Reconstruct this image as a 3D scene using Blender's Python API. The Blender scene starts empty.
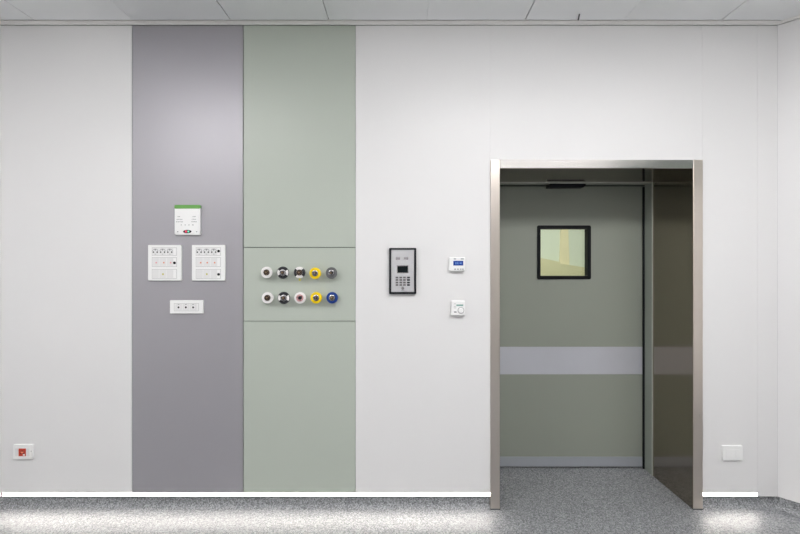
import bpy, bmesh, math
from mathutils import Vector, Matrix
C = bpy.context.scene.collection
PI = math.pi

# ---------------------------------------------------------------- camera, world, exposure, lamps
CAM_D, CAM_H, FPX = 2.804, 1.5, 450.0          # camera to wall, camera height, focal length in pixels
SC = FPX / CAM_D
cd = bpy.data.cameras.new('camera')
cam = bpy.data.objects.new('camera', cd)
C.objects.link(cam)
cam.location = (0, -CAM_D, CAM_H)
cam.rotation_euler = (PI / 2, 0, 0)
cd.sensor_width = 36
cd.lens = FPX / 800 * 36
cd.shift_x = -5 / 800
cd.shift_y = 1 / 800
cd.clip_start = 0.05
bpy.context.scene.camera = cam

w = bpy.data.worlds.new('world')
bpy.context.scene.world = w
w.use_nodes = True
w.node_tree.nodes['Background'].inputs[0].default_value = (0.5, 0.55, 0.6, 1)
w.node_tree.nodes['Background'].inputs[1].default_value = 0.3

vs = bpy.context.scene.view_settings
vs.view_transform = 'Standard'
vs.look = 'None'
vs.exposure = 0.0
vs.gamma = 1.0
vs.use_curve_mapping = False

CEIL = 3.015
# recessed ceiling luminaires of the room: (x, y, size x, size y, radiance)
LAMPS = [(-1.70, -1.85, 1.2, 0.6, 13.5), (0.60, -1.85, 1.2, 0.6, 16.6), (2.0, -1.85, 1.2, 0.6, 14.0),
         (1.75, -3.85, 2.4, 0.6, 1.7), (-2.7, -3.0, 0.6, 1.2, 13.0), (0.0, -5.2, 1.2, 0.6, 11.0)]
DROP = 0.055                                    # depth of the opal boxes under the ceiling
CORRIDOR_LAMP = (1.6, 1.9, 1.2, 0.5, 24.0)
LED_RADIANCE = 35.0


def area(name, x, y, z, sx, sy, rad, col=(1, 1, 1)):
    l = bpy.data.lights.new(name, 'AREA')
    l.shape = 'RECTANGLE'
    l.size, l.size_y = sx, sy
    l.energy = rad * PI * sx * sy
    l.color = col
    o = bpy.data.objects.new(name, l)
    C.objects.link(o)
    o.location = (x, y, z)
    return o


corr_light = area('corridor_light_glow', *CORRIDOR_LAMP[:2], 2.66, CORRIDOR_LAMP[2], CORRIDOR_LAMP[3], CORRIDOR_LAMP[4], (1, 1, .94))


# ---------------------------------------------------------------- pixel plane helpers (measurements taken off the photograph)
def X(px, y=0.0):
    return (px - 405.0) * (CAM_D + y) / FPX


def Z(py, y=0.0):
    return CAM_H + (268.0 - py) * (CAM_D + y) / FPX


# ---------------------------------------------------------------- materials
def mat(name, col, rough=0.5, metal=0.0, spec=0.5, emit=None, strength=0, coat=0.0, bump=0.0, bscale=60.0, noise=0.0, nscale=3.0,
        stretch=None, trans=0.0, ior=1.45, rvar=0.0):
    m = bpy.data.materials.new(name)
    m.use_nodes = True
    n, L = m.node_tree.nodes, m.node_tree.links
    b = n['Principled BSDF']
    b.inputs['Base Color'].default_value = (*col, 1)
    b.inputs['Roughness'].default_value = rough
    b.inputs['Metallic'].default_value = metal
    b.inputs['Specular IOR Level'].default_value = spec
    b.inputs['Coat Weight'].default_value = coat
    b.inputs['Transmission Weight'].default_value = trans
    b.inputs['IOR'].default_value = ior
    if emit:
        b.inputs['Emission Color'].default_value = (*emit, 1)
        b.inputs['Emission Strength'].default_value = strength
    if bump or noise or rvar:
        tc = n.new('ShaderNodeTexCoord')
        mp = n.new('ShaderNodeMapping')
        L.new(tc.outputs['Object'], mp.inputs['Vector'])
        if stretch:
            mp.inputs['Scale'].default_value = stretch
    if bump:
        t = n.new('ShaderNodeTexNoise')
        t.inputs['Scale'].default_value = bscale
        L.new(mp.outputs[0], t.inputs['Vector'])
        bp = n.new('ShaderNodeBump')
        bp.inputs['Strength'].default_value = bump
        bp.inputs['Distance'].default_value = 0.002
        L.new(t.outputs['Fac'], bp.inputs['Height'])
        L.new(bp.outputs[0], b.inputs['Normal'])
    if noise or rvar:
        t = n.new('ShaderNodeTexNoise')
        t.inputs['Scale'].default_value = nscale
        t.inputs['Detail'].default_value = 4
        L.new(mp.outputs[0], t.inputs['Vector'])
        if noise:
            r = n.new('ShaderNodeMapRange')
            r.inputs['From Min'].default_value = 0.3
            r.inputs['From Max'].default_value = 0.7
            r.inputs['To Min'].default_value = 1 - noise
            r.inputs['To Max'].default_value = 1 + noise
            L.new(t.outputs['Fac'], r.inputs['Value'])
            v = n.new('ShaderNodeVectorMath')
            v.operation = 'SCALE'
            v.inputs[0].default_value = col
            L.new(r.outputs[0], v.inputs['Scale'])
            L.new(v.outputs[0], b.inputs['Base Color'])
        if rvar:
            r = n.new('ShaderNodeMapRange')
            r.inputs['To Min'].default_value = max(0.02, rough - rvar)
            r.inputs['To Max'].default_value = rough + rvar
            L.new(t.outputs['Fac'], r.inputs['Value'])
            L.new(r.outputs[0], b.inputs['Roughness'])
    return m


def floor_mat(name, light, mid, dark, scale=130.0, rough=0.32):
    """Homogeneous speckled vinyl: grey ground with lighter and darker chips."""
    m = bpy.data.materials.new(name)
    m.use_nodes = True
    n, L = m.node_tree.nodes, m.node_tree.links
    b = n['Principled BSDF']
    tc = n.new('ShaderNodeTexCoord')
    vo = n.new('ShaderNodeTexVoronoi')
    vo.inputs['Scale'].default_value = scale
    L.new(tc.outputs['Object'], vo.inputs['Vector'])
    wn = n.new('ShaderNodeTexWhiteNoise')
    L.new(vo.outputs['Position'], wn.inputs['Vector'])
    cr = n.new('ShaderNodeValToRGB')
    e = cr.color_ramp.elements
    cr.color_ramp.interpolation = 'CONSTANT'
    e[0].position, e[0].color = 0.0, (*dark, 1)
    e[1].position, e[1].color = 0.16, (*[.5 * (a + c) for a, c in zip(dark, mid)], 1)
    for p, c in ((0.34, mid), (0.66, [.5 * (a + c) for a, c in zip(light, mid)]), (0.86, light)):
        k = e.new(p)
        k.color = (*c, 1)
    L.new(wn.outputs['Value'], cr.inputs['Fac'])
    L.new(cr.outputs[0], b.inputs['Base Color'])
    b.inputs['Roughness'].default_value = rough
    b.inputs['Specular IOR Level'].default_value = 0.5
    t = n.new('ShaderNodeTexNoise')
    t.inputs['Scale'].default_value = 90
    L.new(tc.outputs['Object'], t.inputs['Vector'])
    bp = n.new('ShaderNodeBump')
    bp.inputs['Strength'].default_value = 0.25
    bp.inputs['Distance'].default_value = 0.001
    L.new(t.outputs['Fac'], bp.inputs['Height'])
    L.new(bp.outputs[0], b.inputs['Normal'])
    return m


M = {}
M['white_panel'] = mat('white_panel', (0.74, 0.735, 0.735), 0.38, noise=0.01, nscale=1.2)
M['grey_panel'] = mat('grey_panel', (0.37, 0.36, 0.385), 0.42, 0.35, noise=0.015, nscale=1.2)
M['green_panel'] = mat('green_panel', (0.445, 0.485, 0.43), 0.36, noise=0.01, nscale=1.2)
M['gap'] = mat('gap', (0.10, 0.10, 0.10), 0.8)
M['wall_white'] = mat('wall_white', (0.82, 0.81, 0.80), 0.45, noise=0.01)
M['added_band_green'] = mat('added_band_green', (0.16, 0.20, 0.18), 0.45, noise=0.01)
M['ceiling'] = mat('ceiling', (0.85, 0.865, 0.87), 0.5, noise=0.01)
M['trim'] = mat('trim', (0.80, 0.79, 0.77), 0.45, noise=0.01)
M['floor'] = floor_mat('floor_vinyl', (0.40, 0.41, 0.425), (0.245, 0.252, 0.262), (0.125, 0.13, 0.138), 165.0, 0.42)
M['steel'] = mat('brushed_steel', (0.66, 0.60, 0.545), 0.30, 1.0, stretch=(60, 60, 1.2), bump=0.05, bscale=9, rvar=0.05, nscale=6)
M['steel_header'] = mat('brushed_steel_header', (0.68, 0.655, 0.63), 0.17, 1.0, stretch=(1.2, 60, 60), bump=0.05, bscale=9, rvar=0.04, nscale=6)
M['steel_lining'] = mat('dark_steel_lining', (0.335, 0.295, 0.24), 0.13, 1.0, stretch=(40, 40, 1), rvar=0.04, nscale=4)
M['casing'] = mat('casing', (0.30, 0.33, 0.29), 0.35, noise=0.01)
M['door_green'] = mat('door_green', (0.285, 0.306, 0.263), 0.36, noise=0.02, nscale=1.5)
M['door_band'] = mat('door_band', (0.57, 0.58, 0.63), 0.32, 0.3, noise=0.05, nscale=2.0)
M['kick'] = mat('kick_plate', (0.40, 0.42, 0.46), 0.32, 0.3, noise=0.05, nscale=2.0)
M['casing_edge'] = mat('casing_edge', (0.44, 0.46, 0.42), 0.3, 0.2, noise=0.01)
M['black'] = mat('black_plastic', (0.006, 0.007, 0.009), 0.4, spec=0.2, noise=0.02)
M['dark'] = mat('dark_plastic', (0.018, 0.02, 0.024), 0.4, spec=0.25, noise=0.02)
M['plastic'] = mat('white_plastic', (0.84, 0.84, 0.835), 0.35, noise=0.006)
M['plastic_in'] = mat('white_module_plastic', (0.74, 0.74, 0.735), 0.35, noise=0.006)
M['groove'] = mat('groove_plastic', (0.42, 0.42, 0.42), 0.6, noise=0.006)
M['print'] = mat('print_grey', (0.30, 0.31, 0.31), 0.6, noise=0.01)
M['key_grey'] = mat('key_grey', (0.14, 0.13, 0.13), 0.5, noise=0.02)
M['print_green'] = mat('print_green', (0.22, 0.40, 0.35), 0.6, noise=0.01)
M['green_label'] = mat('green_label', (0.13, 0.36, 0.075), 0.4, noise=0.03)
M['screen_blue'] = mat('screen_blue', (0.008, 0.04, 0.26), 0.3, spec=0.2, emit=(0.01, 0.055, 0.36), strength=0.05, noise=0.02)
M['screen_text'] = mat('screen_text', (0.10, 0.2, 0.5), 0.3, emit=(0.2, 0.4, 0.9), strength=0.05)
M['screen_dark'] = mat('screen_dark', (0.005, 0.009, 0.01), 0.15, spec=0.2, noise=0.02)
M['silver'] = mat('silver_face', (0.56, 0.56, 0.575), 0.38, 0.25, stretch=(1, 60, 60), noise=0.02, nscale=8)
M['chrome'] = mat('chrome', (0.42, 0.41, 0.42), 0.22, 1.0, rvar=0.03)
M['brass'] = mat('brass', (0.42, 0.30, 0.18), 0.3, 1.0, rvar=0.03)
M['brown'] = mat('dark_brown', (0.07, 0.045, 0.032), 0.4, noise=0.05)
M['ring_white'] = mat('ring_white', (0.82, 0.80, 0.79), 0.35, noise=0.01)
M['ring_black'] = mat('ring_black', (0.022, 0.023, 0.028), 0.35, noise=0.01)
M['ring_yellow'] = mat('ring_yellow', (0.90, 0.63, 0.0), 0.35, noise=0.01)
M['ring_grey'] = mat('ring_grey', (0.12, 0.124, 0.126), 0.35, noise=0.01)
M['ring_blue'] = mat('ring_blue', (0.004, 0.04, 0.24), 0.35, noise=0.01)
M['pink'] = mat('pink', (0.60, 0.33, 0.33), 0.35, noise=0.04)
M['red'] = mat('red_socket', (0.50, 0.045, 0.02), 0.35, noise=0.03)
M['orange'] = mat('orange_lens', (0.80, 0.30, 0.18), 0.3, noise=0.02)
M['rose'] = mat('rose_lens', (0.80, 0.36, 0.38), 0.3, noise=0.02)
M['yellow'] = mat('yellow_mark', (0.55, 0.50, 0.10), 0.4, noise=0.02)
M['red_led'] = mat('red_led', (0.5, 0.02, 0.06), 0.3, emit=(0.8, 0.03, 0.10), strength=0.7)
M['green_led'] = mat('green_led', (0.1, 0.5, 0.35), 0.3, emit=(0.15, 0.65, 0.45), strength=0.6)
M['led'] = mat('led_diffuser', (0.9, 0.9, 0.88), 0.4, emit=(1.0, 0.93, 0.86), strength=LED_RADIANCE)
M['alu'] = mat('aluminium', (0.6, 0.6, 0.6), 0.35, 1.0, rvar=0.03)
M['lamp_frame'] = mat('lamp_frame', (0.8, 0.8, 0.8), 0.4, noise=0.01)
M['corr_wall'] = mat('corridor_wall', (0.66, 0.72, 0.66), 0.5, noise=0.01)
M['cream'] = mat('cream', (0.78, 0.72, 0.52), 0.5, noise=0.04, nscale=5)
M['cream_low'] = mat('cream_low', (0.62, 0.60, 0.42), 0.5, noise=0.05, nscale=5)


def glass_mat():
    m = bpy.data.materials.new('tinted_glass')
    m.use_nodes = True
    n, L = m.node_tree.nodes, m.node_tree.links
    n.remove(n['Principled BSDF'])
    tr = n.new('ShaderNodeBsdfTransparent')
    tr.inputs[0].default_value = (0.94, 0.95, 0.88, 1)
    gl = n.new('ShaderNodeBsdfGlossy')
    gl.inputs['Roughness'].default_value = 0.03
    fr = n.new('ShaderNodeFresnel')
    fr.inputs[0].default_value = 1.5
    mx = n.new('ShaderNodeMixShader')
    L.new(fr.outputs[0], mx.inputs[0])
    L.new(tr.outputs[0], mx.inputs[1])
    L.new(gl.outputs[0], mx.inputs[2])
    L.new(mx.outputs[0], n['Material Output'].inputs[0])
    return m


M['glass'] = glass_mat()


# ---------------------------------------------------------------- geometry helpers
def box(bm, x0, x1, y0, y1, z0, z1, bev=0.0, seg=1, mi=0):
    r = bmesh.ops.create_cube(bm, size=1)
    vs_ = r['verts']
    for v in vs_:
        v.co = Vector((x0 + (v.co.x + .5) * (x1 - x0), y0 + (v.co.y + .5) * (y1 - y0), z0 + (v.co.z + .5) * (z1 - z0)))
    fs = {f for v in vs_ for f in v.link_faces}
    if bev:
        es = {e for v in vs_ for e in v.link_edges}
        q = bmesh.ops.bevel(bm, geom=list(es), offset=bev, segments=seg, affect='EDGES', profile=0.5)
        fs = set(q['faces']) | {f for f in fs if f.is_valid}
    for f in fs:
        f.material_index = mi


def prism_xy(bm, pts, z0, z1):
    """Vertical prism over a ground outline."""
    a = [bm.verts.new((x, y, z0)) for x, y in pts]
    b = [bm.verts.new((x, y, z1)) for x, y in pts]
    n = len(pts)
    bm.faces.new(a[::-1])
    bm.faces.new(b)
    for i in range(n):
        bm.faces.new((a[i], a[(i + 1) % n], b[(i + 1) % n], b[i]))
    bmesh.ops.recalc_face_normals(bm, faces=bm.faces)


def sweep(bm, prof, p0, p1, ext0=0.0, ext1=0.0):
    """Sweep a profile [(out, z)] along the wall foot line p0 -> p1; out is measured into the room. ext* mitre the ends."""
    p0, p1 = Vector(p0), Vector(p1)
    d = (p1 - p0).normalized()
    nrm = Vector((d.y, -d.x))              # into the room for walls listed left to right
    A = [bm.verts.new((*(p0 + nrm * o + d * (ext0 * o)), z)) for o, z in prof]
    B = [bm.verts.new((*(p1 + nrm * o - d * (ext1 * o)), z)) for o, z in prof]
    n = len(prof)
    for i in range(n):
        j = (i + 1) % n
        bm.faces.new((A[i], A[j], B[j], B[i]))
    bm.faces.new(A[::-1])
    bm.faces.new(B)
    bmesh.ops.recalc_face_normals(bm, faces=bm.faces)


def lathe(bm, prof, cx=0, cz=0, cy=0, seg=32, a0=0.0, a1=2 * PI):
    """Revolve [(radius, out)] about an axis facing the room (-Y)."""
    full = abs(a1 - a0 - 2 * PI) < 1e-6
    k = seg if full else seg + 1
    rings = []
    for r, o in prof:
        if r < 1e-7 and full:
            rings.append([bm.verts.new((cx, cy - o, cz))])
        else:
            rings.append([bm.verts.new((cx + r * math.cos(a0 + (a1 - a0) * i / seg), cy - o, cz + r * math.sin(a0 + (a1 - a0) * i / seg)))
                          for i in range(k)])
    for p, q in zip(rings, rings[1:]):
        for i in range(seg):
            j = (i + 1) % k
            if len(p) == 1:
                bm.faces.new((p[0], q[i], q[j]))
            elif len(q) == 1:
                bm.faces.new((p[i], p[j], q[0]))
            else:
                bm.faces.new((p[i], p[j], q[j], q[i]))
    bmesh.ops.recalc_face_normals(bm, faces=bm.faces)


def disc(bm, r, o0, o1, cx=0, cz=0, seg=20, bev=None):
    b = r * .12 if bev is None else bev
    lathe(bm, [(0, o0), (r, o0), (r, o1 - b), (r - b, o1), (0, o1)], cx, cz, 0, seg)


def obj(name, bm, m, parent=None, smooth=False):
    me = bpy.data.meshes.new(name)
    bm.to_mesh(me)
    bm.free()
    for x in (m if isinstance(m, (list, tuple)) else [m]):
        me.materials.append(M[x])
    if smooth:
        for p in me.polygons:
            p.use_smooth = True
        try:
            me.set_sharp_from_angle(angle=math.radians(35))
        except Exception:
            pass
    o = bpy.data.objects.new(name, me)
    C.objects.link(o)
    if parent:
        o.parent = parent
    return o


def B(name, m, parent, *bx, bev=0.0, seg=1):
    bm = bmesh.new()
    for b in bx:
        box(bm, *b, bev=bev, seg=seg)
    return obj(name, bm, m, parent)


def D(name, m, parent, r, o0, o1, cx=0, cz=0, seg=20):
    bm = bmesh.new()
    disc(bm, r, o0, o1, cx, cz, seg)
    return obj(name, bm, m, parent, True)


def struct(o, label=None):
    o['kind'] = 'structure'
    if label:
        o['label'] = label
    return o


def thing(name, label, cat, loc, group=None, rotz=0):
    o = bpy.data.objects.new(name, None)
    o.empty_display_size = 0.05
    C.objects.link(o)
    o.location = loc
    o.rotation_euler = (0, 0, rotz)
    o['label'] = label
    o['category'] = cat
    if group:
        o['group'] = group
    return o


# ---------------------------------------------------------------- the room
XL, XR = X(1.0), X(777.5)                       # corners of the end wall
SA = math.radians(49)
SL = 1.5
RX, RY = XR + SL * math.cos(SA), -SL * math.sin(SA)
LX, LY = XL - SL * math.cos(SA), -SL * math.sin(SA)
YB = -6.2
YF = 0.020                                      # face of the wall behind its cladding
JL, JR = X(500, -.012), X(693.3, -.012)                       # inner faces of the steel portal
OL, OR_ = X(490.6, -.012), X(703, -.012)
JT, OT = Z(168.7), Z(160.2)
YJ = 0.446                                      # back edge of the steel lining
YD = 0.572                                      # face of the door leaf
ZP = 0.076                                      # top of the coved skirting
ZL = Z(492.8)                                   # lower edge of the cladding over the light strip
TOP = CEIL - 0.004

bm = bmesh.new()
prism_xy(bm, [(LX - .1, YB - .1), (RX + .1, YB - .1), (RX + .1, RY), (XR + .1, .03), (JR + .02, .03), (JR + .02, 0.68), (JL - .02, 0.68), (JL - .02, .03), (XL - .1, .03), (LX - .1, LY)], -0.06, 0)
struct(obj('floor', bm, 'floor'), 'grey speckled vinyl floor of the room and doorway')
bm = bmesh.new()
box(bm, -2.0, 5.0, 0.681, 4.3, -0.06, 0)
struct(obj('floor_corridor', bm, 'floor'))

# core of the end wall with the door opening
wb = bmesh.new()
box(wb, XL - 1.2, OL - .001, YF, 0.55, 0, CEIL + .1)
box(wb, OR_ + .001, XR + 1.2, YF, 0.55, 0, CEIL + .1)
box(wb, OL - .001, OR_ + .001, YF, 0.55, OT + .001, CEIL + .1)
wall = struct(obj('wall_back', wb, 'gap'), 'end wall clad in white, grey and green panels')


def panel(m, px0, px1, z0, z1, g=0.0002, label=None, ends=(0, 0)):
    bm_ = bmesh.new()
    box(bm_, X(px0) + g, X(px1) - g, 0.0, YF - .0005, z0, z1, bev=0.0005)
    o = obj('wall_panel', bm_, m, wall)
    if label:
        o['label'] = label
    return o


panel('white_panel', 1.0, 131.8, ZL, TOP, label='white wall panel left of the grey one')
panel('grey_panel', 131.8, 243.3, ZL, TOP, 0.003, 'tall grey wall panel')
panel('green_panel', 243.3, 355.6, Z(247.4) + .002, TOP, 0.0018, 'upper pale green wall panel')
panel('green_panel', 243.3, 355.6, Z(321.2) + .002, Z(247.4) - .002, 0.0018, 'middle pale green wall panel with the gas outlets')
panel('green_panel', 243.3, 355.6, ZL, Z(321.2) - .002, 0.0018, 'lower pale green wall panel')
panel('white_panel', 355.6, 490.6, ZL, TOP, label='white wall panel left of the doorway')
panel('white_panel', 490.6, 702.6, OT + .0015, TOP, label='white wall panel above the doorway')
panel('white_panel', 702.6, 757.5, ZL, TOP, label='white wall panel right of the doorway')
panel('white_panel', 757.5, 777.5, ZP, TOP, label='narrow white wall panel in the corner')
# splayed corners and the rest of the room
MI = math.tan(SA / 2)


def splay(name, p0, p1):
    b_ = bmesh.new()
    sweep(b_, [(0, ZP), (0, TOP), (-.12, TOP), (-.12, ZP)], p0, p1)
    struct(obj(name, b_, 'white_panel'), 'white angled wall in the corner')
    b2 = bmesh.new()
    sweep(b2, [(-.02, 0), (-.02, ZP + .001), (-.12, ZP + .001), (-.12, 0)], p0, p1)
    struct(obj(name + '_foot', b2, 'gap'))


splay('wall_right_angled', (XR, 0), (RX, RY))
splay('wall_left_angled', (LX, LY), (XL, 0))
struct(B('wall_right', 'wall_white', None, (RX, RX + .12, YB, RY, 0, CEIL + .05)))
struct(B('added_band', 'added_band_green', None, (RX - .03, RX - .0005, YB + .01, RY - .05, 2.42, CEIL - .001)), 'unseen dark green band added to darken the steel header reflection')  # out-of-view band, added so the right of the header reflects dark
struct(B('wall_left', 'wall_white', None, (LX - .12, LX, YB, LY, 0, CEIL + .05)))
struct(B('wall_rear', 'wall_white', None, (LX - .12, RX + .12, YB - .12, YB, 0, CEIL + .05)))

# coved skirting: the floor vinyl turned up the wall
def cove_prof():
    R = 0.034
    pts = [(0.0, -0.001)]
    for i in range(0, 9):
        a = PI / 2 * i / 8
        pts.append((R + .004 - R * math.sin(a), R * (1 - math.cos(a)) - .0004))
    pts += [(0.004, ZP - .002), (0.0, ZP - .002)]
    return pts


def cove(name, p0, p1, e0=0.0, e1=0.0, label=None):
    b_ = bmesh.new()
    sweep(b_, cove_prof(), p0, p1, e0, e1)
    struct(obj(name, b_, 'floor', smooth=True), label)


YC = YF - .001
cove('baseboard_back', (XL, YC), (OL - .001, YC), MI, 0, 'grey speckled coved skirting under the long light strip')
cove('baseboard_back_right', (OR_ + .001, YC), (XR, YC), 0, MI, 'grey speckled coved skirting right of the doorway')
nx, ny = math.sin(SA) * .019, math.cos(SA) * .019
cove('baseboard_right', (XR, YC), (RX + .01, RY - .01 + YC), MI, 0)
cove('baseboard_left', (LX - .01, LY - .01 + YC), (XL, YC), 0, MI)

# ceiling: tiles with joints, dark void above, stepped perimeter trim
cb = bmesh.new()
box(cb, LX - .2, RX + .2, YB - .1, .4, CEIL + .022, CEIL + .06, mi=1)
tx0 = 0.134 - 7 * 0.6
k = 0
while tx0 + k * .6 < RX + .2:
    x0 = tx0 + k * .6
    # joints alternate between an open and a tight one
    gl = .0025 if k in (1, 3, 5, 6, 8, 10, 12) else .0006
    gr = .0025 if k + 1 in (1, 3, 5, 6, 8, 10, 12) else .0006
    j = 0
    y1 = -0.0555
    while y1 > YB - .1:
        box(cb, x0 + gl, x0 + .6 - gr, y1 - .5985 + .0, y1 - .0005, CEIL, CEIL + .02, bev=0.0006)
        y1 -= 0.6
    k += 1
ceil_ = struct(obj('ceiling', cb, ['ceiling', 'gap']), 'grey metal tile ceiling')
TP = [(0.0075, CEIL + .012), (0.0075, CEIL - .006), (0.024, CEIL - .006), (0.027, CEIL - .001), (0.047, CEIL - .001), (0.047, CEIL + .012)]
for nm, a, b_, e0, e1 in (('trim_1', (XL, 0), (XR, 0), MI, MI), ('trim_2', (XR, 0), (RX, RY), MI, 0), ('trim_3', (LX, LY), (XL, 0), 0, MI)):
    t = bmesh.new()
    sweep(t, TP, a, b_, e0, e1)
    struct(obj(nm, t, 'trim'), 'pale stepped edge trim of the ceiling')

# ---------------------------------------------------------------- steel door portal, casing, leaf
portal = bpy.data.objects.new('trim_4', None)
C.objects.link(portal)
portal.location = (OL, 0, 0)
struct(portal, 'brushed stainless steel door surround standing around the green door')


def loc_box(name, m, parent, b, bev=0.0):
    px, py, pz = parent.location
    return B(name, m, parent, (b[0] - px, b[1] - px, b[2] - py, b[3] - py, b[4] - pz, b[5] - pz), bev=bev)


YPF = -0.012
loc_box('jamb', 'steel', portal, (OL, JL - .001, YPF, YJ, 0, OT), .0015)
loc_box('jamb', 'steel', portal, (JR + .001, OR_, YPF, YJ, 0, OT), .0015)
loc_box('header', 'steel_header', portal, (JL - .0005, JR + .0005, YPF, YJ, JT + .001, OT - .0005), .001)
loc_box('jamb_lining', 'steel_lining', portal, (JL - .001, JL + .0006, YPF + .004, YJ, 0.001, JT))['label'] = 'dark polished steel lining'
loc_box('jamb_lining', 'steel_lining', portal, (JR - .0006, JR + .001, YPF + .004, YJ, 0.001, JT))['label'] = 'dark polished steel lining'
loc_box('header_lining', 'steel_lining', portal, (JL, JR, YPF + .004, YJ, JT - .0006, JT + .001))['label'] = 'dark polished steel lining'

bm = bmesh.new()
CI = 0.002
box(bm, JL - .10, JL + CI, YJ + .0005, YD - .010, 0, JT - CI, .001)
box(bm, JR - CI, JR + .10, YJ + .0005, YD - .010, 0, JT - CI, .001)
box(bm, JL - .10, JR + .10, YJ + .0005, YD - .010, JT - CI, JT + .10, .001)
casing = struct(obj('trim_5', bm, 'casing'), 'grey green inner door casing behind the steel surround')
B('edge_strip', 'casing_edge', casing, (JR - .0085, JR - .0008, YJ - .004, YJ + .0004, .001, JT - .001))['label'] = 'pale edge strip'
B('edge_strip', 'casing_edge', casing, (JL + .001, JR - .0087, YJ - .004, YJ + .0004, JT - .0075, JT - .0008))['label'] = 'pale edge strip'

B('gap_shade', 'black', casing, (JR - CI - .011, JR - CI - .0003, YD - .022, YD - .0105, .002, JT - CI - .012))['label'] = 'black strip for the shaded gap beside the leaf'  # black strips put in as the shade of the gap between casing and leaf
B('gap_shade', 'black', casing, (JL + .01, JR - CI - .0003, YD - .022, YD - .0105, JT - CI - .0065, JT - CI - .0003))['label'] = 'black strip for the shaded gap beside the leaf'
for x0_, x1_ in ((OL, JL), (JR, OR_)):
    loc_box('base_shadow', 'gap', portal, (x0_ - .0015, x1_ + .0005, YPF - .002, YPF + .04, 0, .007))['label'] = 'dark strip for the shadow line at the floor'  # shadow line at the foot of each jamb, drawn as a dark strip

# door leaf with a window opening
wx0, wx1 = X(536.9, YD), X(590.7, YD)
wz0, wz1 = Z(279.3, YD), Z(225.5, YD)
DY0, DY1 = YD, YD + .058
lx0, lx1, lz0, lz1 = JL - .14, JR + .06, 0.011, JT + .08
FW = 0.026
bm = bmesh.new()
bx0, bx1, bz0, bz1 = wx0 + .012, wx1 - .012, wz0 + .012, wz1 - .012
box(bm, lx0, bx0, DY0, DY1, lz0, lz1)
box(bm, bx1, lx1, DY0, DY1, lz0, lz1)
box(bm, bx0, bx1, DY0, DY1, lz0, bz0)
box(bm, bx0, bx1, DY0, DY1, bz1, lz1)
leaf = struct(obj('door_1', bm, 'door_green'), 'green grey sliding door leaf with a small square window')
loc_box('door_band', 'door_band', leaf, (lx0, lx1, DY0 - .003, DY0, Z(374.2, YD), Z(346.8, YD)), .0008)['label'] = 'wide grey protection band'
loc_box('kick_plate', 'kick', leaf, (lx0, lx1, DY0 - .003, DY0, lz0, Z(456.6, YD)), .0008)['label'] = 'grey kick plate'
# black window frame, a rounded square ring running through the leaf
def rrect(x0, x1, z0, z1, r, n=5):
    out = []
    for cx, cz, a in ((x1 - r, z1 - r, 0), (x0 + r, z1 - r, PI / 2), (x0 + r, z0 + r, PI), (x1 - r, z0 + r, 1.5 * PI)):
        for i in range(n + 1):
            t = a + PI / 2 * i / n
            out.append((cx + r * math.cos(t), cz + r * math.sin(t)))
    return out


bm = bmesh.new()
oo = rrect(wx0, wx1, wz0, wz1, .012)
ii = rrect(wx0 + FW, wx1 - FW, wz0 + FW, wz1 - FW, .002)
rows = [(oo, DY0 - .0005), (oo, DY0 - .006), (ii, DY0 - .006), (ii, DY1 - .008)]
oin = rrect(bx0 + .0005, bx1 - .0005, bz0 + .0005, bz1 - .0005, .002)
rows += [(oin, DY1 - .008), (oin, DY0 - .0005), (oo, DY0 - .0005)]
rr = [[bm.verts.new((x, y, z)) for x, z in pts] for pts, y in rows[:-1]]
rr.append(rr[0])
for p, q in zip(rr, rr[1:]):
    for i in range(len(p)):
        j = (i + 1) % len(p)
        bm.faces.new((p[i], p[j], q[j], q[i]))
bmesh.ops.recalc_face_normals(bm, faces=bm.faces)
wf = obj('window_frame', bm, 'black', leaf)
wf['label'] = 'black square window frame'
B('pane', 'glass', wf, (bx0 + .001, bx1 - .001, DY1 - .0075, DY1 - .0035, bz0 + .001, bz1 - .001))

# slim black sensor bar under the casing head
sx0, sx1 = X(546, .53), X(583.5, .53)
s = thing('door_sensor', 'slim black sensor bar hanging above the green door', 'sensor', ((sx0 + sx1) / 2, .515, JT - CI))
bm = bmesh.new()
hw = (sx1 - sx0) / 2
pts = [(-hw + .014, -.0002), (hw, -.0002), (hw, -.014), (hw - .018, -.027), (-hw, -.027)]
A_ = [bm.verts.new((x, -.028, z)) for x, z in pts]
B_ = [bm.verts.new((x, .028, z)) for x, z in pts]
bm.faces.new(A_)
bm.faces.new(B_[::-1])
for i in range(5):
    bm.faces.new((A_[i], B_[i], B_[(i + 1) % 5], A_[(i + 1) % 5]))
bmesh.ops.recalc_face_normals(bm, faces=bm.faces)
obj('housing', bm, 'black', s)
B('lens', 'dark', s, (-hw + .02, hw - .03, -.0295, -.028, -.022, -.012), bev=.0005)

# ---------------------------------------------------------------- corridor seen through the door window
struct(B('wall_corridor', 'corr_wall', None, (-1.5, 4.8, 3.2, 3.3, 0, 2.7)))
struct(B('wall_corridor_near', 'corr_wall', None, (-1.5, .35, .70, .75, 0, 2.7), (2.1, 4.8, .70, .75, 0, 2.7), (.35, 2.1, .70, .75, 2.25, 2.7)))
struct(B('wall_corridor_left', 'corr_wall', None, (-1.6, -1.5, .70, 3.3, 0, 2.7)))
struct(B('wall_corridor_right', 'corr_wall', None, (4.8, 4.9, .70, 3.3, 0, 2.7)))
struct(B('ceiling_corridor', 'ceiling', None, (-1.6, 4.9, .56, 3.3, 2.7, 2.75)))
yc = 3.18
bm = bmesh.new()
x0, x1 = X(562.4, yc), X(566.6, yc)
prism_xy(bm, [(x0, yc), (x1, yc), (x1, 3.2), (x0, 3.2)], 0, 2.7)
for v in bm.verts:
    if v.co.z < 1:
        v.co.x += (-.09 if v.co.x < (x0 + x1) / 2 else .09)
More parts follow.
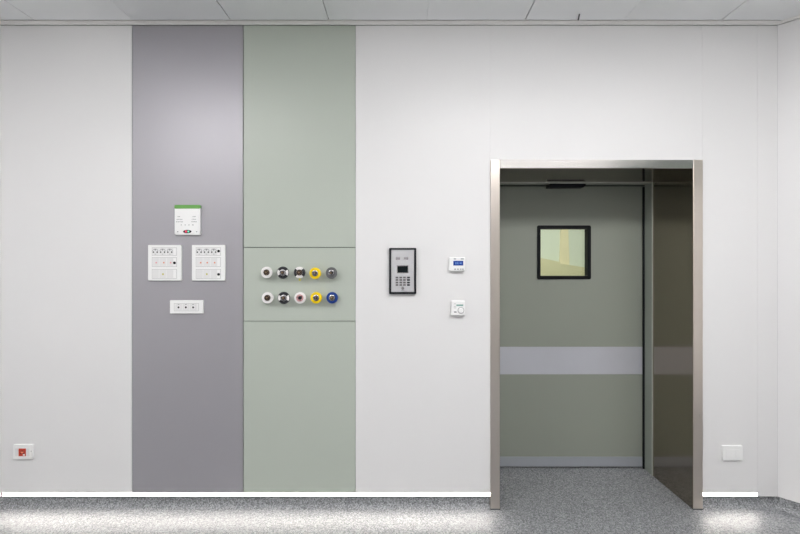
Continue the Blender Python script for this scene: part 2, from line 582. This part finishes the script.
struct(obj('trim_6', bm, 'cream'), 'cream pillar seen through the door window')
yl = 3.12
bm = bmesh.new()
xa, xb, xc_, xd = X(520, yl), X(559, yl), X(570.5, yl), X(640, yl)
for quad in (((xa, 0), (xb + .02, 0), (xb + .02, Z(262, yl)), (xa, Z(253.5, yl))), ((xb + .0205, 0), (xd, 0), (xd, Z(276, yl)), (xb + .0205, Z(263.5, yl)))):
    a = [bm.verts.new((x, yl, z)) for x, z in quad]
    b_ = [bm.verts.new((x, 3.179, z)) for x, z in quad]
    bm.faces.new(a)
    bm.faces.new(b_[::-1])
    for i in range(4):
        bm.faces.new((a[i], b_[i], b_[(i + 1) % 4], a[(i + 1) % 4]))
bmesh.ops.recalc_face_normals(bm, faces=bm.faces)
struct(obj('wall_corridor_low', bm, 'cream_low'), 'low yellowish wall seen through the door window')

# ---------------------------------------------------------------- luminaires
def opal_light(label, x, y, z, sx, sy, rad, i):
    """Surface-mounted opal box: it shines down and, less, sideways along the ceiling."""
    t = thing('ceiling_light', label, 'ceiling light', (x, y, z), 'surface lights on the room ceiling')
    B('tray', 'lamp_frame', t, (-sx / 2, sx / 2, -sy / 2, sy / 2, -.010, 0), bev=.001)
    M['opal'] = mat('opal_diffuser_%d' % i, (.85, .85, .85), .4, emit=(1.0, 0.987, 0.985), strength=rad)
    B('opal_diffuser', 'opal', t, (-sx / 2 + .02, sx / 2 - .02, -sy / 2 + .02, sy / 2 - .02, -DROP, -.0102), bev=.004)
    return t


def luminaire(name, label, x, y, z, sx, sy, light, group=None, cat='ceiling light'):
    t = thing(name, label, cat, (x, y, z), group)
    bm = bmesh.new()
    f = .028
    for b in ((-sx / 2, sx / 2, -sy / 2, -sy / 2 + f), (-sx / 2, sx / 2, sy / 2 - f, sy / 2), (-sx / 2, -sx / 2 + f, -sy / 2 + f, sy / 2 - f), (sx / 2 - f, sx / 2, -sy / 2 + f, sy / 2 - f)):
        box(bm, *b, -.028, 0, .001)
    obj('frame', bm, 'lamp_frame', t)
    B('reflector', 'lamp_frame', t, (-sx / 2 + f, sx / 2 - f, -sy / 2 + f, sy / 2 - f, -.012, 0))
    light.parent = t
    light.location = (0, 0, -.018)
    return t


LBL = ['ceiling light nearest the wall above the grey panel', 'ceiling light before the doorway', 'ceiling light beside the angled right wall',
       'long ceiling light in the middle of the room', 'ceiling light above the left of the room', 'rearmost ceiling light of the room']
for i, ((x, y, sx, sy, r), lb) in enumerate(zip(LAMPS, LBL)):
    opal_light('rectangular white ' + lb, x, y, CEIL, sx, sy, r, i)
luminaire('ceiling_light', 'recessed rectangular white ceiling light in the corridor behind the green door', CORRIDOR_LAMP[0], CORRIDOR_LAMP[1], 2.7, CORRIDOR_LAMP[2] + .06, CORRIDOR_LAMP[3] + .06, corr_light)


def led_strip(px0, px1, label):
    x0, x1 = X(px0) + .002, X(px1)
    t = thing('light_strip', label, 'light strip', ((x0 + x1) / 2, 0, ZP), 'glowing strips at the foot of the wall')
    h = (x1 - x0) / 2
    B('channel', 'alu', t, (-h, h, .0125, YF - .0006, .0, ZL - ZP - .001), (-h, h, .003, .0125, .0, .0012), (-h, h, .001, .0125, ZL - ZP - .0028, ZL - ZP - .001))
    B('diffuser', 'led', t, (-h + .003, h - .003, .0035, .0122, .0014, ZL - ZP - .0030), bev=.003, seg=3)
    return t


led_strip(1.0, 490.3, 'long glowing white light strip running from the left corner to the doorway')
led_strip(703.3, 762.0, 'short glowing white light strip right of the doorway')

# small dark clip in the ceiling joint
c = thing('ceiling_clip', 'tiny dark clip on the grey ceiling tile above the doorway', 'clip', (X(577) * .978, -.09, CEIL), None, -.27)
B('clip_blade', 'gap', c, (-.004, .004, -.034, .030, -.006, 0), bev=.001)

# ---------------------------------------------------------------- wall devices
def at(px, py, out=0.02):
    """Place on the wall of a device whose front, this far out, was measured."""
    return (X(px, -out), 0, Z(py, -out))


S = 1 / SC                                      # metres per pixel on the wall


def pb(cx, cy, px0, px1, py0, py1, o0, o1):
    """Box on the wall from pixel-plane measurements, relative to a thing placed at (cx, cy); o = metres out of the wall."""
    return ((px0 - cx) * S, (px1 - cx) * S, -o1, -o0, (cy - py1) * S, (cy - py0) * S)


def ring_box(bm, cx, cy, px0, px1, py0, py1, wd, o0, o1):
    for b in ((px0, px1, py0, py0 + wd), (px0, px1, py1 - wd, py1), (px0, px0 + wd, py0 + wd, py1 - wd), (px1 - wd, px1, py0 + wd, py1 - wd)):
        box(bm, *pb(cx, cy, *b, o0, o1))


def plate(name, m, parent, w_, h_, o0, o1, r=.006, edge=.0015, cx=0, cz=0):
    """Rounded plate with a softened front edge."""
    bm = bmesh.new()
    rings = []
    for inset, o in ((0, o0), (0, o1 - edge), (edge * .35, o1 - edge * .35), (edge, o1)):
        pts = rrect(cx - w_ / 2 + inset, cx + w_ / 2 - inset, cz - h_ / 2 + inset, cz + h_ / 2 - inset, max(.0005, r - inset))
        rings.append([bm.verts.new((x, -o, z)) for x, z in pts])
    for p, q in zip(rings, rings[1:]):
        for i in range(len(p)):
            j = (i + 1) % len(p)
            bm.faces.new((p[i], p[j], q[j], q[i]))
    bm.faces.new(rings[0][::-1])
    bm.faces.new(rings[-1])
    bmesh.ops.recalc_face_normals(bm, faces=bm.faces)
    return obj(name, bm, m, parent)


# --- alarm panel with the green head
cx, cy = 187.2, 220.0
t = thing('alarm_panel', 'white wall panel with a green top strip and small red and green lamps', 'alarm panel', at(cx, cy, .017))
W_, H_ = 25.3 * S, 29.6 * S
plate('housing', 'plastic', t, W_, H_, 0, .026, .010, .003)
zt = H_ / 2
plate('header_strip', 'green_label', t, W_ + .002, 3.8 * S, .0002, .0285, .007, .003, 0, zt - 1.7 * S)['label'] = 'green header strip'
for (a, b, y) in ((177.6, 180.6, 216.6), (176.6, 183, 219.4), (176.2, 183.6, 221.8), (192.5, 196.6, 216.6), (191.8, 197.2, 219.3), (191.4, 197.4, 221.7)):
    bm = bmesh.new()
    n = int((b - a) / .9)
    for q in range(n):
        wq = .62 if (q * 7 + int(y)) % 3 else .45
        box(bm, *pb(cx, cy, a + q * .9, a + q * .9 + wq, y - .42, y + .42, .0258, .0263))
    obj('printed_legend', bm, 'print', t)
for x_ in (181.3, 185.2, 188.9, 192.6):
    B('printed_mark', 'print', t, pb(cx, cy, x_ - .5, x_ + .5 + (.5 if x_ > 192 else 0), 224.5, 225.3, .0258, .0263))
for x_ in (177.8, 196.6):
    B('button', 'print', t, pb(cx, cy, x_ - .6, x_ + .6, 231.1, 232.1, .0258, .0263))
bm = bmesh.new()
lathe(bm, [(0, .0258), (1, .0258), (1, .0275), (.92, .0283), (0, .0283)], 0, 0, 0, 32)
for v in bm.verts:
    v.co.x = v.co.x * 4.2 * S + (187.3 - cx) * S
    v.co.z = v.co.z * 1.7 * S + (cy - 231.5) * S
win = obj('display_window', bm, 'dark', t)
win['label'] = 'dark oval display window'
D('red_lamp', 'red_led', t, 1.15 * S, .0283, .0290, (186.1 - cx) * S, (cy - 231.4) * S, 14)
t.scale.y = .65
D('green_lamp', 'green_led', t, 1.0 * S, .0283, .0290, (188.5 - cx) * S, (cy - 231.4) * S, 14)


# --- two large switch and socket panels
def power_panel(px0, px1, py0, py1, label, knobs, lens, lm, loff):
    cx, cy = (px0 + px1) / 2, (py0 + py1) / 2
    t = thing('socket_panel', label, 'socket panel', at(cx, cy, .013), 'large white three-row socket panels')
    plate('face_plate', 'plastic', t, (px1 - px0) * S, (py1 - py0) * S, 0, .020, .004, .002)
    x0 = px0 + 4.0
    for r_, (ya, yb) in enumerate(((247.6, 255.6), (257.4, 266.8), (269.1, 278.5))):
        bm = bmesh.new()
        ring_box(bm, cx, cy, x0, x0 + 24.8, ya, yb, .35, .0195, .0203)
        obj('row_groove', bm, 'groove', t)
        for q in range(3):
            a = x0 - .1 + q * 7.2
            o = B('module', 'plastic_in', t, pb(cx, cy, a + .3, a + 6.9, ya + .6, yb - .6, .0195, .0212), bev=.0006)
            mx = a + 3.5
            if r_ == 0:                      # three-hole socket: one hole over two
                bm = bmesh.new()
                my = 251.3
                for dx, dy, rr_ in ((-1.9, .9, .78), (1.9, .9, .78)):
                    disc(bm, rr_ * S, .0213, .0216, (mx + dx - cx) * S, (cy - my - dy) * S, 12)
                obj('socket_hole', bm, 'dark', o)
                bm = bmesh.new()
                disc(bm, .85 * S, .0213, .0216, (mx - cx) * S, (cy - my + 1.5) * S, 12)
                lathe(bm, [(3.1 * S, .0212), (3.1 * S, .0218), (2.65 * S, .0218), (2.65 * S, .0212)], (mx - cx) * S, (cy - my - .6) * S, 0, 18, .25, PI - .25)
                box(bm, *pb(cx, cy, mx - .7, mx + .9, 253.9, 254.4, .0212, .0215))
                obj('socket_rim', bm, 'print', o)
            elif r_ == 1:
                box_x = lens[q]
                D('indicator', lm[q], o, .85 * S, .0212, .0219, (box_x - cx) * S, (cy - 262.7) * S, 12)
            elif q == 1:
                D('indicator', 'yellow', o, .95 * S, .0212, .0219, (mx + .4 - cx) * S, (cy - 274.1) * S, 12)
    for kx, ky in knobs:
        D('knob', 'black', t, 1.35 * S, .0203, .0245, (kx - cx) * S, (cy - ky) * S, 18)['label'] = 'round black knob'
    t.scale.y = .65
    return t


power_panel(148.0, 181.1, 245.0, 280.5, 'white square socket panel with a single black knob, in its middle row',
            [(174.5, 262.9)], (156.3, 163.9, 170.7), ('rose', 'orange', 'rose'), 0)
power_panel(191.9, 224.9, 245.0, 280.5, 'white square socket panel with two black knobs, top right and bottom right',
            [(218.6, 251.2), (218.6, 274.3)], (200.8, 207.3, 214.7), ('orange', 'orange', 'orange'), 0)

# --- narrow three-node plate
cx, cy = 186.5, 306.9
t = thing('earthing_plate', 'small wide white plate with three dark pinholes on the grey panel', 'socket plate', at(cx, cy, .012))
plate('face_plate', 'plastic', t, 33.2 * S, 13.2 * S, 0, .018, .003, .002)
bm = bmesh.new()
ring_box(bm, cx, cy, 174.1, 198.6, 303.3, 311.1, .3, .0176, .0183)
obj('row_groove', bm, 'groove', t)
for q in range(3):
    mx = 178.6 + q * 7.25
    o = B('module', 'plastic_in', t, pb(cx, cy, mx - 3.3, mx + 3.5, 303.9, 310.5, .0176, .0188), bev=.0005)
    bm = bmesh.new()
    lathe(bm, [(1.9 * S, .0187), (1.9 * S, .0200), (1.5 * S, .0200), (1.5 * S, .0187)], 0, 0, 0, 20)
    for v in bm.verts:
        v.co.x += (mx - cx) * S
        v.co.z += (cy - 307.3) * S
    obj('node_rim', bm, 'plastic', o)
    D('node_hole', 'dark', o, 1.0 * S, .0187, .0196, (mx - cx) * S, (cy - 307.4) * S, 14)
    B('node_mark', 'print', o, pb(cx, cy, mx - .8, mx + .8, 304.2, 304.8, .0187, .0192))


t.scale.y = .65

# --- medical gas outlets
def gas_outlet(px, py, label, style, core='brown'):
    t = thing('gas_outlet', label, 'gas outlet', at(px, py, .035), 'round gas outlets on the green panel')
    R = 5.7 * S
    base = {'white': 'ring_white', 'half': 'ring_white', 'lobes': 'ring_white', 'yellow': 'ring_yellow', 'grey': 'ring_grey', 'pinkish': 'ring_white', 'blue': 'ring_blue'}[style]
    bm = bmesh.new()
    lathe(bm, [(0, 0), (R * .80, 0), (R * .80, .024), (R * .96, .026), (R, .029), (R, .034), (R * .95, .037), (R * .56, .038), (R * .54, .032), (0, .032)], seg=40)
    obj('body', bm, base, t, True)
    if style in ('half', 'lobes'):
        c0 = PI / 2 if style == 'half' else 0
        sp = math.radians(58 if style == 'half' else 46)
        for k in (0, 1):
            bm = bmesh.new()
            a = c0 + k * PI
            lathe(bm, [(R * .56, .0370), (R * .56, .0392), (R * .95, .0383), (R * 1.01, .0345), (R * 1.01, .0330), (R * .90, .0330), (R * .56, .0370)], seg=16, a0=a - sp, a1=a + sp)
            o = obj('colour_segment', bm, 'ring_black', t, True)
            o['label'] = 'black segment'
    if style == 'half':
        bm = bmesh.new()
        lathe(bm, [(R * .97, .0315), (R * 1.06, .0315), (R * 1.06, .0335), (R * .97, .0350)], seg=40)
        obj('rim', bm, 'dark', t, True)
    rc = R * (.50 if style in ('white', 'lobes') else .52)
    bm = bmesh.new()
    cm = 'pink' if style == 'pinkish' else ('brown' if style in ('white', 'lobes') else 'chrome')
    rc = R * .62 if style == 'pinkish' else rc
    lathe(bm, [(rc, .0318), (rc, .043), (rc * .86, .0445), (rc * .66, .0445), (rc * .60, .036), (0, .036)], seg=28)
    obj('collar', bm, cm, t, True)
    D('probe_socket', 'ring_black' if style in ('pinkish', 'grey') else 'brown', t, rc * .52, .036, .0415, rc * .05, 0, 18)
    bm = bmesh.new()
    disc(bm, rc * .26, .0415, .0455, -rc * .12, rc * .05, 14)
    obj('valve_pin', bm, 'dark' if style == 'pinkish' else 'brass', t, True)
    # release lugs on the collar
    for a in (.7, .7 + 2 * PI / 3, .7 + 4 * PI / 3):
        bm = bmesh.new()
        disc(bm, rc * .13, .0440, .0462, rc * .76 * math.cos(a), rc * .76 * math.sin(a), 10)
        obj('collar_pin', bm, 'dark' if cm != 'brown' else 'brass', t, True)
    return t


gas_outlet(266.6, 272.4, 'all white round gas outlet with dark centre, in the upper row at its left end', 'white')
gas_outlet(282.8, 272.6, 'white gas outlet with black top and bottom segments, upper row', 'half')
o = gas_outlet(299.5, 272.5, 'white gas outlet with black side segments and a small tag below', 'lobes')
B('tag', 'yellow', o, (-.006, .006, -.030, -.024, -.052, -.036), bev=.0008)['label'] = 'small pale yellow tag'
gas_outlet(315.1, 273.3, 'bright yellow round gas outlet in the upper row', 'yellow')
gas_outlet(331.4, 273.0, 'plain grey round gas outlet at the end of the upper row', 'grey')
gas_outlet(267.5, 297.8, 'all white round gas outlet with dark centre, in the lower row at its left end', 'white')
gas_outlet(283.7, 297.9, 'white gas outlet with black top and bottom segments, lower row', 'half')
gas_outlet(300.0, 297.9, 'white gas outlet with a pinkish centre, lower row', 'pinkish')
gas_outlet(316.1, 297.8, 'bright yellow round gas outlet in the lower row', 'yellow')
gas_outlet(332.1, 297.8, 'dark blue round gas outlet under the grey one', 'blue')

# --- intercom
cx, cy = 402.7, 271.0
t = thing('intercom', 'silver door intercom with dark frame, small screen and keypad', 'intercom', at(cx, cy))
W_, H_ = 27.0 * S, 45.8 * S
bm = bmesh.new()
oo = rrect(-W_ / 2, W_ / 2, -H_ / 2, H_ / 2, .006)
ii = rrect(-W_ / 2 + 2.0 * S, W_ / 2 - 2.0 * S, -H_ / 2 + 1.9 * S, H_ / 2 - 1.7 * S, .002)
rr = [[bm.verts.new((x, -o, z)) for x, z in p] for p, o in ((oo, 0), (oo, .020), (ii, .022), (ii, .0))]
rr.append(rr[0])
for p, q in zip(rr, rr[1:]):
    for i in range(len(p)):
        j = (i + 1) % len(p)
        bm.faces.new((p[i], p[j], q[j], q[i]))
bmesh.ops.recalc_face_normals(bm, faces=bm.faces)
obj('frame', bm, 'dark', t)['label'] = 'dark grey frame'
B('face_plate', 'silver', t, pb(cx, cy, 391.3, 414.0, 249.9, 291.8, .001, .016), bev=.001)
for x_ in (398.3, 406.4):
    bm = bmesh.new()
    lathe(bm, [(1.55 * S, .016), (1.7 * S, .0172), (1.0 * S, .0178), (0, .0170)], (x_ - cx) * S, (cy - 254.8) * S, 0, 18)
    obj('speaker_dome', bm, 'silver', t, True)
    plate('call_button', 'chrome', t, 4.4 * S, 2.6 * S, .016, .0185, .003, .001, (x_ - .4 - cx) * S, (cy - 258.4) * S)
B('screen_bezel', 'chrome', t, pb(cx, cy, 396.8, 408.5, 265.2, 273.3, .016, .0172), bev=.0006)
o = B('screen', 'screen_dark', t, pb(cx, cy, 397.6, 407.8, 266.0, 272.6, .0172, .0178), bev=.0004)
for r_, y_ in enumerate((277.5, 279.9, 282.5, 284.9)):
    for q, x_ in enumerate((397.0, 400.8, 404.4, 408.3)):
        m_ = 'ring_black' if q == 3 and r_ in (0, 2) else ('dark' if q == 3 else 'key_grey')
        k_ = B('key', m_, t, pb(cx, cy, x_ - 1.3, x_ + 1.3 + (.25 if q == 3 else 0), y_ - .80, y_ + .80, .016, .0190), bev=.0006)
bm = bmesh.new()
lathe(bm, [(1.5 * S, .016), (1.5 * S, .0185), (1.1 * S, .019), (0, .0182)], (402.7 - cx) * S, (cy - 288.2) * S, 0, 18)
obj('sensor_button', bm, 'chrome', t, True)
B('slot', 'print', t, pb(cx, cy, 401.2, 404.4, 290.0, 290.7, .016, .0168))

# --- thermostat with the blue screen
cx, cy = 457.1, 264.1
t = thing('thermostat', 'small white thermostat with a blue screen right of the intercom', 'thermostat', at(cx, cy))
plate('housing', 'plastic', t, 15.9 * S, 13.8 * S, 0, .026, .006, .004)
o = B('screen', 'screen_blue', t, pb(cx, cy, 453.2, 463.1, 260.9, 265.5, .0258, .0268), bev=.0004)
o['label'] = 'blue lit screen'
B('screen_readout', 'screen_text', o, pb(cx, cy, 455.0, 456.4, 262.2, 264.2, .0268, .0271), pb(cx, cy, 456.9, 458.3, 262.2, 264.2, .0268, .0271), pb(cx, cy, 459.4, 461.6, 262.4, 264.0, .0268, .0271))
for a_, b_ in ((453.6, 456.0), (460.6, 463.6)):
    B('printed_legend', 'print', t, pb(cx, cy, a_, b_, 258.5, 259.5, .0258, .0263))
for x_ in (455.0, 457.8, 460.5, 462.6):
    B('button', 'print', t, pb(cx, cy, x_ - .9, x_ + .9, 268.6, 269.7, .0255, .0275), bev=.0004)

# --- lower thermostat with dial
cx, cy = 458.0, 308.0
t = thing('room_controller', 'small white room controller with a round dial, below the blue screen thermostat', 'thermostat', at(cx, cy))
plate('housing', 'plastic', t, 13.6 * S, 14.2 * S, 0, .028, .004, .003)
D('dial', 'plastic', t, 2.5 * S, .0278, .037, (460.7 - cx) * S, (cy - 310.3) * S, 24)
bm = bmesh.new()
lathe(bm, [(3.3 * S, .0279), (3.3 * S, .0284), (2.7 * S, .0284), (2.7 * S, .0279)], (460.7 - cx) * S, (cy - 310.3) * S, 0, 24)
obj('dial_scale', bm, 'groove', t)
B('display', 'print_green', t, pb(cx, cy, 456.2, 463.0, 304.4, 306.0, .0279, .0285))
for a_, b_, y_ in ((453.6, 455.9, 303.8), (453.8, 455.8, 306.4), (453.6, 456.2, 307.8)):
    B('printed_legend', 'groove', t, pb(cx, cy, a_, b_, y_ - .25, y_ + .25, .0279, .0284))
B('rocker', 'print', t, pb(cx, cy, 453.9, 456.4, 311.2, 312.5, .0279, .0295), bev=.0005)

# --- red socket at the lower left
cx, cy = 23.9, 451.4
t = thing('wall_socket', 'white wall plate holding a red socket, low on the wall by the left corner', 'wall socket', at(cx, cy, .004))
plate('face_plate', 'plastic', t, 19.3 * S, 14.4 * S, 0, .014, .004, .002)
o = B('red_socket', 'red', t, pb(cx, cy, 20.2, 27.4, 447.8, 455.4, .0136, .0165), bev=.0008)
o['label'] = 'red socket insert'
bm = bmesh.new()
for dx, dz in ((0, 1.5), (-1.5, -.9), (1.5, -.9)):
    disc(bm, .55 * S, .0165, .0168, (23.7 + dx - cx) * S, (cy - 451.8 + dz) * S, 10)
obj('socket_hole', bm, 'black', o)
B('socket_mark', 'orange', o, pb(cx, cy, 22.6, 25.0, 450.9, 452.3, .0165, .0167))
B('white_mark', 'plastic', o, pb(cx, cy, 24.6, 26.6, 453.3, 454.8, .0165, .0169))
B('module', 'plastic_in', t, pb(cx, cy, 16.6, 19.9, 447.8, 455.4, .0136, .0150), bev=.0005)
B('module', 'plastic_in', t, pb(cx, cy, 27.7, 31.0, 447.8, 455.4, .0136, .0150), bev=.0005)
D('screw', 'print', t, .5 * S, .0138, .0145, (32.5 - cx) * S, (cy - 450.6) * S, 10)

# --- blank plate right of the doorway
cx, cy = 731.7, 452.6
t = thing('blank_plate', 'plain white blank plate low on the wall right of the doorway', 'wall plate', at(cx, cy, .004))
plate('face_plate', 'plastic', t, 19.8 * S, 14.6 * S, 0, .014, .004, .002)
for q in range(3):
    B('module', 'plastic', t, pb(cx, cy, 725.0 + q * 4.6, 725.0 + q * 4.6 + 4.4, 448.6, 456.8, .0136, .0150), bev=.0005)
